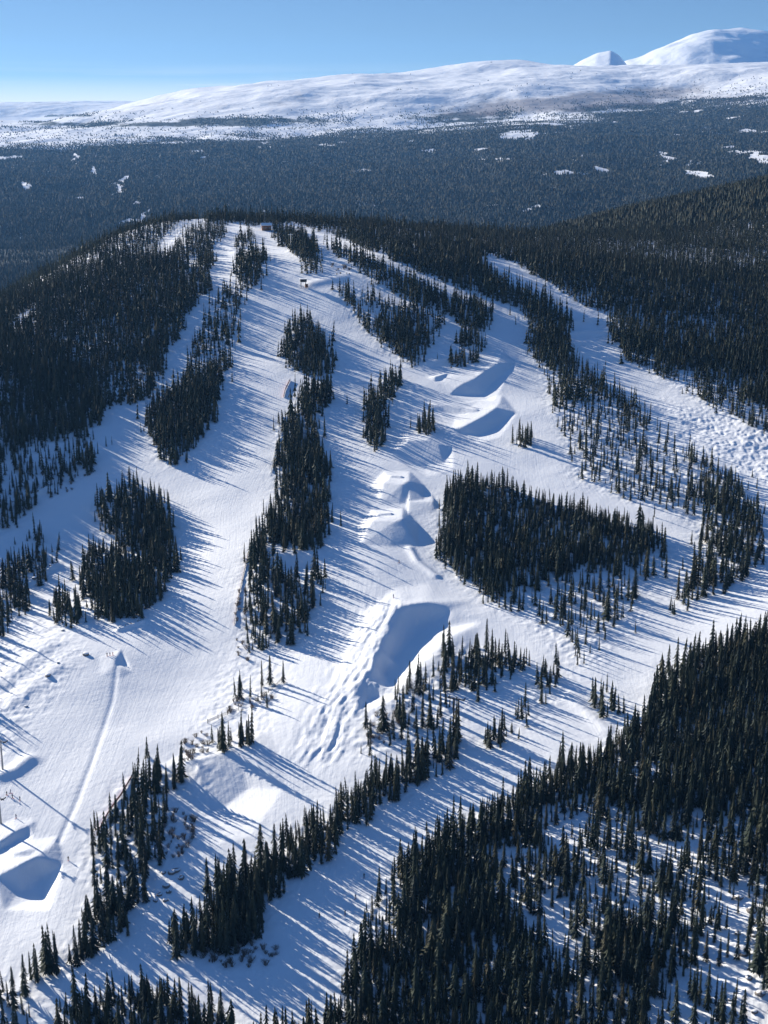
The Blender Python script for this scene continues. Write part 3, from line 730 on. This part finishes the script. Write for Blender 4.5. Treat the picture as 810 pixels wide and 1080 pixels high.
def tree_mesh(idx, bank, groups=None):
    """one mesh holding the trees idx, each from the bank of unit trees"""
    VV, FF, MI, TT = [], [], [], []; base = 0
    for k in range(5):
        ii = idx[skind[idx] == k] if groups is None else idx[groups[idx] == k]
        if len(ii) == 0: continue
        cv, ct, tv, tt = bank[k]
        V0 = np.concatenate([cv, tv]); T0 = np.concatenate([ct, tt + len(cv)])
        ca, sa = np.cos(srot[ii])[:, None], np.sin(srot[ii])[:, None]; w = (sh[ii] * swid[ii])[:, None]
        X = sx[ii][:, None] + (V0[None, :, 0] * ca - V0[None, :, 1] * sa) * w
        Y = sy[ii][:, None] + (V0[None, :, 0] * sa + V0[None, :, 1] * ca) * w
        Z = sz[ii][:, None] + V0[None, :, 2] * sh[ii][:, None]
        X = X + lean[ii, 0][:, None] * (Z - sz[ii][:, None]); Y = Y + lean[ii, 1][:, None] * (Z - sz[ii][:, None])
        V = np.stack([X, Y, Z], 2).reshape(-1, 3)
        Fc = (T0[None] + (np.arange(len(ii)) * len(V0))[:, None, None]).reshape(-1, 3) + base
        VV.append(V); FF.append(Fc); TT.append(np.repeat(stint[ii], len(V0)))
        MI.append(np.tile(np.concatenate([np.zeros(len(ct)), np.ones(len(tt))]), len(ii))); base += len(V)
    return np.concatenate(VV), np.concatenate(FF), np.concatenate(MI), np.concatenate(TT)
rest = np.nonzero(~is_top)[0]
nr = rest[sy[rest] < 950]; fr_ = rest[sy[rest] >= 950]
a = tree_mesh(nr, MID); b = tree_mesh(fr_, LOW)
me = np_mesh('conifer_forest', np.concatenate([a[0], b[0]]), np.concatenate([a[1], b[1] + len(a[0])]), False, [M_NEED, M_BARK],
             np.concatenate([a[2], b[2]]), {'tint': np.concatenate([a[3], b[3]])})
link('conifer_forest', me, None, kind='stuff', label='dark conifers massed in belts and stands across the snowy ski hill', category='forest')

# the 300 that show largest, each a tree with trunk and crown
crown_me, trunk_me = [], []
for k, (cv, ct, tv, tt) in enumerate(HI):
    crown_me.append(np_mesh('crown', cv, ct, False, [M_NEED], None, {'tint': np.zeros(len(cv))}))
    trunk_me.append(np_mesh('trunk', tv, tt, True, [M_BARK]))
def size_word(h):
    return 'tall' if h > 13.5 else ('short' if h < 9.5 else 'middling')
protos = {}
for i in top:
    k = int(skind[i])
    nm = STANDS[kk[i]][0] if kk[i] >= 0 else 'open snow between the stands'
    narrow = 'slender' if swid[i] * kinds[k]['rad'] < .135 else 'full'
    if k not in protos:
        t = empty('conifer_tree', (0, 0, 0)); c = link('crown', crown_me[k], t); s_ = link('trunk', trunk_me[k], t)
        protos[k] = (t, c, s_)
    else:
        t0, c0, s0 = protos[k]
        t = t0.copy(); c = c0.copy(); s_ = s0.copy()
        for o in (t, c, s_): C.objects.link(o)
        c.parent = t; s_.parent = t
    t.location = (sx[i], sy[i], sz[i]); t.rotation_euler = (0, 0, srot[i]); w = sh[i] * swid[i]; t.scale = (w, w, sh[i])
    t['category'] = 'conifer tree'
    art = 'in the ' if kk[i] >= 0 else 'on the '
    t['label'] = f'{size_word(sh[i])} {narrow} dark conifer {art}{nm}'
    t['group'] = f'{size_word(sh[i])} {narrow} conifers {art}{nm}'

# ------------------------------------------------------------------ woods beyond the hill
def wood_mesh(y0, y1, k, umax, h0, h1, tiers, nside, wfac, dens_fn):
    XX, YY = [], []; y = y0
    while y < y1:
        s = k * y if k < .5 else k
        n = int(2 * umax * y / s)
        XX.append(np.linspace(-umax * y, umax * y, n) + rng.uniform(-.6, .6, n) * s); YY.append(y + rng.uniform(-.55, .55, n) * s); y += s
    x = np.concatenate(XX); yv = np.concatenate(YY)
    keep = rng.rand(len(x)) < dens_fn(x, yv); x, yv = x[keep], yv[keep]
    z = ground_rel(x, yv) + ZC; n = len(x); h = rng.uniform(h0, h1, n); s = (k * yv if k < .5 else np.full(n, k)) * wfac
    VV = []; base = []; T = []
    nv = 0
    for t in range(tiers):
        zt = 0.0 if t == 0 else 0.42
        zb = 1.0 if t == tiers - 1 else .72; rr = .5 if t == 0 else .33
        for j in range(nside):
            a = 6.283 * j / nside + t * .7
            VV.append((math.cos(a) * rr, math.sin(a) * rr, zt))
        VV.append((0, 0, zb))
        T += [(nv + j, nv + (j + 1) % nside, nv + nside) for j in range(nside)]; nv += nside + 1
    V0 = np.array(VV); T0 = np.array(T); r = rng.uniform(0, 6.28, n)
    ca, sa = np.cos(r)[:, None], np.sin(r)[:, None]
    X = x[:, None] + (V0[None, :, 0] * ca - V0[None, :, 1] * sa) * s[:, None]; Y = yv[:, None] + (V0[None, :, 0] * sa + V0[None, :, 1] * ca) * s[:, None]
    Z = z[:, None] - 1 + V0[None, :, 2] * h[:, None]
    V = np.stack([X, Y, Z], 2).reshape(-1, 3); Fc = (T0[None] + (np.arange(n) * len(V0))[:, None, None]).reshape(-1, 3)
    return V, Fc, np.repeat(rng.rand(n), len(V0))
def dens_mid(x, y):
    d = np.ones(x.shape); n = fbm(x, y, 260, 4, .55, 5.0)
    d = np.where((n > .62) & (y > 2100), .12, d)
    return d
A = wood_mesh(1690, 3200, 5.2, .335, 8, 13.5, 2, 5, .72, dens_mid)
B = wood_mesh(3200, 8600, .00155, .325, 6, 16, 1, 3, .8, dens_far)
B2 = wood_mesh(8600, 14500, .0014, .30, 6, 12, 1, 3, 0.8, dens_far)
me = np_mesh('distant_forest', np.concatenate([A[0], B[0], B2[0]]), np.concatenate([A[1], B[1] + len(A[0]), B2[1] + len(A[0]) + len(B[0])]), False, [M_NEED], None, {'tint': np.concatenate([A[2] * .8, B[2] * .35, B2[2] * .35])})
link('distant_forest', me, None, kind='stuff', label='dark blue-green forest covering the valley beyond the ski hill', category='forest')
# ------------------------------------------------------------------ blue winter air
hz = MB().box((0, 15000, 620), (46000, 31400, 2400))
m = bpy.data.materials.new('air'); m.use_nodes = True; t = m.node_tree
for n in list(t.nodes): t.nodes.remove(n)
o_ = N(t, 'ShaderNodeOutputMaterial'); pv = N(t, 'ShaderNodeVolumePrincipled', i_Density=HAZE)
pv.inputs['Color'].default_value = (0.20, 0.48, 1.0, 1); pv.inputs['Anisotropy'].default_value = 0.2
t.links.new(pv.outputs[0], o_.inputs['Volume'])
hz.build('haze', m, None, kind='stuff')

# ------------------------------------------------------------------ bare bushes on the banks
def bush_mesh(seed, spread):
    q = random.Random(seed); b = MB()
    for _ in range(16):
        a = q.uniform(0, 6.28); t = q.uniform(.1, .9) * spread; L_ = q.uniform(.6, 1.0)
        p0 = Vector((math.cos(a) * .12, math.sin(a) * .12, -.05)); p1 = Vector((math.cos(a) * t * .6, math.sin(a) * t * .6, L_ * .6)); p2 = Vector((math.cos(a + .3) * t, math.sin(a + .3) * t, L_))
        b.tube(p0, p1, .03, .022, 3); b.tube(p1, p2, .022, .008, 3)
        for _k in range(3):
            p3 = p1 + Vector((q.uniform(-.35, .35), q.uniform(-.35, .35), q.uniform(.15, .4))); b.tube(p1.lerp(p2, q.uniform(0, .5)), p3, .014, .006, 3)
    me = bpy.data.meshes.new('bush'); me.from_pydata(b.v, [], b.f); me.materials.append(M_TWIG); return me
BM = [bush_mesh(1, .8), bush_mesh(2, 1.0), bush_mesh(3, .65)]
q = random.Random(5)
BUSHES = [
 ('on the shaded bank beside the rocky spur', 'bushes on the shaded bank by the spur', 46, [(170,868),(182,850),(205,855),(205,880),(190,912),(170,905)]),
 ('on the snowy bank above the hairpin', 'bushes on the bank above the hairpin', 34, [(205,1002),(235,1005),(270,992),(292,1000),(288,1018),(240,1020),(215,1015)]),
 ('beside the track end above the rails', 'bushes at the end of the upper track', 26, [(238,738),(262,738),(285,728),(298,735),(262,752),(240,752)]),
 ('on the bank left of the rocky spur', 'bushes on the upper bank of the spur', 26, [(190,785),(215,768),(232,775),(215,800),(196,812)]),
 ('along the foot of the central belt', 'bushes along the foot of the central belt', 24, [(245,650),(256,610),(262,640),(262,700),(250,690)]),
 ('in the hollow beside the gully', 'bushes beside the gully', 26, [(385,762),(420,745),(440,750),(405,785),(385,790)]),
 ('on the edge of the far run', 'bushes on the edge of the far run', 16, [(588,298),(600,304),(640,325),(640,335),(600,312)]),
 ('on the slope under the summit forest strip', 'bushes over the park', 16, [(348,276),(366,280),(372,292),(352,292)]),
 ('on the shaded slope at the far left', 'bushes on the shaded left slope', 22, [(20,500),(80,480),(95,500),(60,530),(20,540)]),
]
first = True
for lab, grp, n, poly in BUSHES:
    xs_ = [p[0] for p in poly]; ys_ = [p[1] for p in poly]; c = 0
    while c < n:
        a, b = q.uniform(min(xs_), max(xs_)), q.uniform(min(ys_), max(ys_))
        if not inpoly(np.array([a]), np.array([b]), poly)[0]: continue
        c += 1; w = at(a, b); h = q.uniform(1.4, 3.2)
        o = link('bare_bush', BM[q.randrange(3)], None, category='bush', group=grp, label='leafless brown bush ' + lab)
        o.location = w - Vector((0, 0, .1)); o.rotation_euler = (0, 0, q.uniform(0, 6.28)); o.scale = (h, h, h * .85)

# ------------------------------------------------------------------ boulders
def rock_mesh(seed):
    import bmesh
    bm = bmesh.new(); bmesh.ops.create_icosphere(bm, subdivisions=2, radius=1.0); q_ = np.random.RandomState(seed)
    o = q_.rand(3) * 9
    for v in bm.verts:
        n = vnoise(v.co.x * 3 + o[0], v.co.y * 3 + v.co.z * 2 + o[1], 2.2, o[2]); v.co *= 1 + .35 * float(n)
        v.co.z *= .62
    me = bpy.data.meshes.new('boulder'); bm.to_mesh(me); bm.free(); me.materials.append(M_ROCK)
    cap = bpy.data.meshes.new('snow_cap'); bm = bmesh.new(); bmesh.ops.create_icosphere(bm, subdivisions=2, radius=.86)
    for v in bm.verts:
        v.co.z = v.co.z * .30 + .42
    bm.to_mesh(cap); bm.free(); cap.materials.append(M_ROOFSNOW); cap.polygons.foreach_set('use_smooth', [True] * len(cap.polygons))
    return me, cap
RM = [rock_mesh(k) for k in range(4)]
ROCKS = [('beside the foot of the rocky spur', 'boulders at the foot of the rocky spur', [(172,920),(176,934),(182,920),(168,944),(186,917),(163,950),(179,940),(190,925),(174,950)]),
 ('in the steep gully at the bottom right', 'boulders in the bottom right gully', [(780,945),(792,960),(795,985),(785,1005),(800,1012),(778,985),(790,1035),(802,1050),(770,1055),(796,1070)]),
 ('on the dark bank left of the tree island', 'rocks on the bank left of the tree island', [(37,612),(43,606),(48,603),(55,598),(60,597),(14,532),(22,529),(30,525),(38,520),(45,517)]),
 ('under the lower edge of the tree island', 'rocks under the tree island', [(127,662),(133,660),(140,658),(147,655),(66,665)]),
 ('scattered on the sunlit left slope', 'rocks on the sunlit left slope', [(62,700),(51,714),(28,744),(90,690)])]
for lab, grp, pts in ROCKS:
    for a, b in pts:
        w = at(a + q.uniform(-1, 1), b + q.uniform(-1, 1)); k = q.randrange(4); s_ = q.uniform(.7, 1.5)
        o = link('boulder', RM[k][0], None, category='boulder', group=grp, label='grey snow capped rock ' + lab)
        o.location = w + Vector((0, 0, s_ * .15)); o.rotation_euler = (0, 0, q.uniform(0, 6.28)); o.scale = (s_ * 1.2, s_, s_)
        link('snow_cap', RM[k][1], o)

# ------------------------------------------------------------------ summit hut
w = at(281, 243)
hut = empty('summit_hut', w, R(8), category='hut', label='small brown timber hut under a snow covered roof at the top of the summit run')
b = MB(); b.box((0, 0, 2.2), (9, 6, 4.8)); b.build('wall', M_WOOD, hut)
b = MB()
b.add([(-5.3,-3.9,4.4),(5.3,-3.9,4.4),(5.3,3.9,4.4),(-5.3,3.9,4.4),(-5.3,0,6.3),(5.3,0,6.3)], [(0,1,5,4),(2,3,4,5),(1,2,5),(3,0,4),(3,2,1,0)])
rf = b.build('roof', M_WOOD, hut)
b = MB(); V = [(-5.45,-4.05,4.55),(5.45,-4.05,4.55),(5.45,4.05,4.55),(-5.45,4.05,4.55),(-5.45,0,6.5),(5.45,0,6.5)]
V += [(x, y, z + .5) for x, y, z in V]
b.add(V, [(0,4,10,6),(1,7,11,5),(0,6,7,1),(6,10,11,7),(9,8,11,10),(3,9,10,4),(2,5,11,8),(3,2,8,9),(0,1,5,4),(4,5,2,3)]); b.build('snow_cover', M_ROOFSNOW, rf)
d_ = MB().box((1.6, -3.03, 1.3), (1.1, .1, 2.2)).build('door', M_DARK, hut); MB().box((2.05, -3.11, 1.3), (.08, .06, .25)).build('handle', M_STEEL, d_)
for xx in (-3, -.8, 3.3):
    f_ = MB().box((xx, -3.03, 2.3), (1.3, .1, 1.1)).build('window', M_WHITE, hut); MB().box((xx, -3.09, 2.3), (1.1, .04, .9)).build('pane', M_DARK, f_)
b = MB(); b.tube((3.2, 1, 5), (3.2, 1, 7.8), .25, .25, 8); b.build('chimney', M_STEEL, hut)

# radio mast behind the hut
w = at(279, 238); z = w.z
mast = empty('radio_mast', w, 0, category='radio mast', label='slim lattice radio mast with a pale head behind the summit hut')
b = MB()
for k in range(3):
    a = 2.094 * k; b.tube((.7 * math.cos(a), .7 * math.sin(a), 0), (.2 * math.cos(a), .2 * math.sin(a), 15), .09, .06, 5)
for h in range(10):
    for k in range(3):
        r0 = .7 - .5 * h / 10; r1 = .7 - .5 * (h + 1) / 10; a = 2.094 * k; c_ = 2.094 * (k + 1)
        b.tube((r0 * math.cos(a), r0 * math.sin(a), h * 1.5), (r1 * math.cos(c_), r1 * math.sin(c_), h * 1.5 + 1.5), .04, .04, 4)
b.build('lattice', M_STEEL, mast)
b = MB(); b.tube((0, -.25, 14.2), (0, -.75, 14.2), .8, .95, 12); b.tube((0, 0, 15), (0, 0, 17.5), .05, .03, 5); b.build('antenna', M_WHITE, mast)

# ------------------------------------------------------------------ lift towers
def lift_tower(px, py, h, label, arm=3.2, rz=0.0, m_=None, legs=1, group=None):
    m_ = m_ or M_STEEL
    t = empty('lift_tower', at(px, py), rz, category='lift tower', label=label)
    if legs == 1:
        b = MB(); b.tube((0, 0, -1), (0, 0, h), .42, .26, 10); b.build('post', m_, t)
    else:
        for x_ in (-1.3, 1.3):
            b = MB(); b.tube((x_, 0, -1), (x_ * .8, 0, h), .42, .32, 10); b.build('post', m_, t)
    b = MB(); b.box((0, 0, h - .1), (2 * arm, .36, .45)); b.box((0, 0, h + .5), (.25, .25, .9)); b.tube((-.0, 0, h + .9), (arm * .6, 0, h + .1), .06, .06, 5); b.tube((0, 0, h + .9), (-arm * .6, 0, h + .1), .06, .06, 5)
    b.build('crossarm', m_, t)
    for x_ in (-arm + .2, arm - .2):
        b = MB(); b.box((x_, 0, h + .2), (.16, 2.6, .22))
        for k in (-1.1, -.4, .4, 1.1): b.tube((x_ - .1, k, h + .42), (x_ + .1, k, h + .42), .24, .24, 10)
        b.build('sheave_assembly', M_BLACK, t)
    b = MB()
    for k in range(int(h / .6)): b.box((.0, -.5, .6 * k + .4), (.4, .05, .05))
    b.box((-.2, -.5, h / 2), (.05, .05, h)); b.box((.2, -.5, h / 2), (.05, .05, h)); b.build('ladder', m_, t)
    return t
lift_tower(481, 765, 12, 'dark two post lift tower with a wide crossarm above the diagonal belt', 3.8, R(-25), M_BLACK, 2)
lift_tower(307, 266, 14, 'pale lift tower among the trees right of the summit run', 2.4, R(15), M_WHITE)
lift_tower(214, 310, 9, 'small grey lift tower at the edge of the left forest', 2.4, R(20))
lift_tower(3, 812, 13, 'grey lift tower at the left edge of the lower piste', 3.0, R(-30))
lift_tower(1, 868, 11, 'thin grey lift tower beside the snow berms at the left edge', 2.6, R(-30))

# top station at the head of the central belt
ts = empty('lift_top_station', at(320, 303), R(10), category='lift station', label='small lift top station on posts at the head of the central belt')
for a, c_ in ((-2, -1.5), (2, -1.5), (-2, 1.5), (2, 1.5)):
    b = MB(); b.tube((a, c_, -1), (a, c_, 4.5), .22, .18, 8); b.build('post', M_STEEL, ts)
MB().box((0, 0, 5.4), (5.4, 4.0, 2.0)).build('machine_housing', M_BLACK, ts)
b = MB(); b.box((0, 0, 6.65), (6.0, 4.6, .45)); b.build('snow_cover', M_ROOFSNOW, ts)
b = MB(); b.tube((0, 0, 4.0), (0, 0, 4.3), 1.9, 1.9, 20); b.build('bull_wheel', M_STEEL, ts)
b = MB(); b.box((2.2, -3.4, 1.3), (2.4, 2.2, 2.6)); bo = b.build('operator_cabin', M_WOOD, ts); MB().box((2.2, -4.53, 1.7), (1.5, .06, 1.0)).build('window', M_DARK, bo)

# ------------------------------------------------------------------ fences
def net_fence(pl, label, m_, h=1.3, rail=False):
    pts = [at(*p) for p in pl]
    P_ = []
    for a, b in zip(pts[:-1], pts[1:]):
        n = max(1, int((b - a).length / 4))
        for k in range(n):
            p = a.lerp(b, k / n); P_.append(Vector((p.x, p.y, ground(p.x, p.y))))
    P_.append(pts[-1]); o0 = P_[0].copy()
    t = empty('rail_fence' if rail else 'safety_net_fence', o0, 0, category='fence', label=label)
    b = MB()
    for a, c_ in zip(P_[:-1], P_[1:]):
        a = a - o0; c_ = c_ - o0
        if rail:
            for zz in (.5, 1.0, 1.5):
                b.tube(a + Vector((0, 0, zz)), c_ + Vector((0, 0, zz)), .09, .09, 6)
        else:
            n_ = (c_ - a).cross(Vector((0, 0, 1))).normalized() * .02
            V = [a + n_ + Vector((0, 0, .15)), c_ + n_ + Vector((0, 0, .15)), c_ + n_ + Vector((0, 0, h)), a + n_ + Vector((0, 0, h))]
            V += [v - n_ * 2 for v in V]
            b.add(V, [(0,1,2,3),(7,6,5,4),(3,2,6,7),(0,4,5,1)])
    b.build('rail' if rail else 'netting', m_, t)
    for p in P_:
        p = p - o0; MB().tube(p - Vector((0, 0, .4)), p + Vector((0, 0, h + .35)), .07 if not rail else .13, None, 6).build('post', M_BLACK if not rail else M_BARK, t)
net_fence([(102,880),(108,868),(118,852),(128,838),(140,818)], 'thin orange safety net along the piste edge above the rocky spur', M_ORANGE)
net_fence([(262,585),(256,610),(250,640),(247,660)], 'low brown safety net beside the snowy foot of the central belt', M_WOOD, 1.0)
net_fence([(306,402),(301,412),(299,420)], 'short red safety net at the waist of the central belt', M_ORANGE, 1.6)
net_fence([(298,440),(297,455),(290,478),(286,500)], 'thin grey safety net along the left edge of the central belt', M_STEEL, 1.0)
net_fence([(219,762),(230,758),(240,754),(252,750)], 'dark rail fence at the lower end of the upper track', M_BARK, 1.7, True)
net_fence([(283,731),(290,726),(297,719)], 'short dark rail fence under the thin trees', M_BARK, 1.7, True)

# ------------------------------------------------------------------ skiers
def body_mesh(name, J, E, Rd, m_):
    me = bpy.data.meshes.new(name); me.from_pydata(J, E, []); o = bpy.data.objects.new(name, me); C.objects.link(o)
    sk = o.modifiers.new('s', 'SKIN'); ss = o.modifiers.new('d', 'SUBSURF'); ss.levels = 2; ss.render_levels = 2
    for i, r in enumerate(Rd): me.skin_vertices[0].data[i].radius = (r, r)
    me.skin_vertices[0].data[0].use_root = True
    dg = bpy.context.evaluated_depsgraph_get(); dg.update()
    out = bpy.data.meshes.new_from_object(o.evaluated_get(dg)); bpy.data.objects.remove(o); out.materials.clear(); out.materials.append(m_)
    for p_ in out.polygons: p_.use_smooth = True
    return out
JS = [(0,0,.92),(0,.02,1.15),(0,.06,1.42),(0,.08,1.52),(0,.11,1.64),(.0,.13,1.74),
      (.19,.06,1.40),(.30,-.02,1.16),(.34,.22,1.05),(.34,.31,1.04),(-.19,.06,1.40),(-.30,-.02,1.16),(-.34,.22,1.05),(-.34,.31,1.04),
      (.11,0,.88),(.15,.14,.50),(.15,.0,.10),(.15,.14,.06),(-.11,0,.88),(-.15,.14,.50),(-.15,.0,.10),(-.15,.14,.06)]
ES = [(0,1),(1,2),(2,3),(3,4),(4,5),(2,6),(6,7),(7,8),(8,9),(2,10),(10,11),(11,12),(12,13),(0,14),(14,15),(15,16),(16,17),(0,18),(18,19),(19,20),(20,21)]
RS = [.16,.15,.17,.07,.105,.09,.09,.065,.05,.045,.09,.065,.05,.045,.11,.09,.075,.06,.11,.09,.075,.06]
COL = {'black': (.03,.03,.035), 'navy': (.03,.05,.14), 'red': (.45,.05,.05), 'grey': (.2,.2,.22)}
BODY = {}
M_SKIN = flat('skin', (.55,.36,.28), .6)
def person(px, py, rz, colour, label, skis=True, group=None):
    if colour not in BODY: BODY[colour] = body_mesh('body', JS, ES, RS, flat(colour + '_jacket', COL[colour], .8))
    t = link('person', BODY[colour], None, category='person', label=label); t.location = at(px, py) + Vector((0, 0, .06)); t.rotation_euler = (0, 0, rz)
    if group: t['group'] = group
    b = MB(); n = 10
    for r in range(6):
        for k in range(n):
            th = math.pi * (r / 5) * .55; a = 6.283 * k / n
            b.v.append((math.cos(a) * .125 * math.sin(th), .115 + math.sin(a) * .135 * math.sin(th), 1.68 + .135 * math.cos(th)))
    for r in range(5):
        for k in range(n): b.f.append((r*n+k, r*n+(k+1)%n, (r+1)*n+(k+1)%n, (r+1)*n+k))
    b.build('helmet', M_BLACK, t, True)
    b = MB(); b.box((0, .225, 1.655), (.17, .05, .07)); b.build('goggles', M_DARK, t)
    b = MB(); b.box((0, .205, 1.59), (.10, .05, .07)); b.build('face', M_SKIN, t)
    if skis:
        for x_ in (-.15, .15):
            b = MB(); b.box((x_, .1, -.02), (.09, 1.5, .025)); b.add([(x_-.045,.85,-.033),(x_+.045,.85,-.033),(x_+.02,1.02,.08),(x_-.02,1.02,.08)], [(0,1,2,3),(3,2,1,0)]); b.build('ski', M_RED, t)
            b = MB(); sgn = 1 if x_ > 0 else -1; b.tube((sgn*.34,.31,1.1), (sgn*.42,-.2,.05), .012, .008, 5); b.build('ski_pole', M_STEEL, t)
    return t
PP = [(7,838,'black'),(11,836,'navy'),(13,841,'black')]
for a, b_, c_ in PP: person(a, b_, R(200 + 40 * (a % 3)), c_, 'person standing in the small group at the left edge of the lower piste', True, 'people gathered at the left edge of the lower piste')
person(21, 843, R(170), 'grey', 'person in grey standing just right of the group on the lower piste')
person(17, 862, R(160), 'navy', 'skier in navy heading down between the group and the snow berm')
person(72, 906, R(190), 'black', 'skier in black gliding beside the blue hollow near the lower piste edge')
person(337, 967, R(160), 'black', 'skier in black on the lower road among the tips of the tree shadows')
person(375, 947, R(150), 'navy', 'skier in navy on the lower road beside the great forest edge')
person(364, 964, R(170), 'grey', 'skier in grey in the middle of the lower road')
person(384, 925, R(165), 'black', 'skier in black highest on the lower road near the forest')
for k, a in enumerate((113, 116, 119)): person(a, 691.5, R(180 + 30 * k), ('black','navy','red')[k], 'person standing in the row on the lip of the left snow jump', True, 'people on the lip of the left snow jump')
person(421, 594, R(120), 'black', 'person in black resting on the snow below the park jumps')
person(415, 634, R(170), 'navy', 'skier in navy on the lip above the steep blue step')
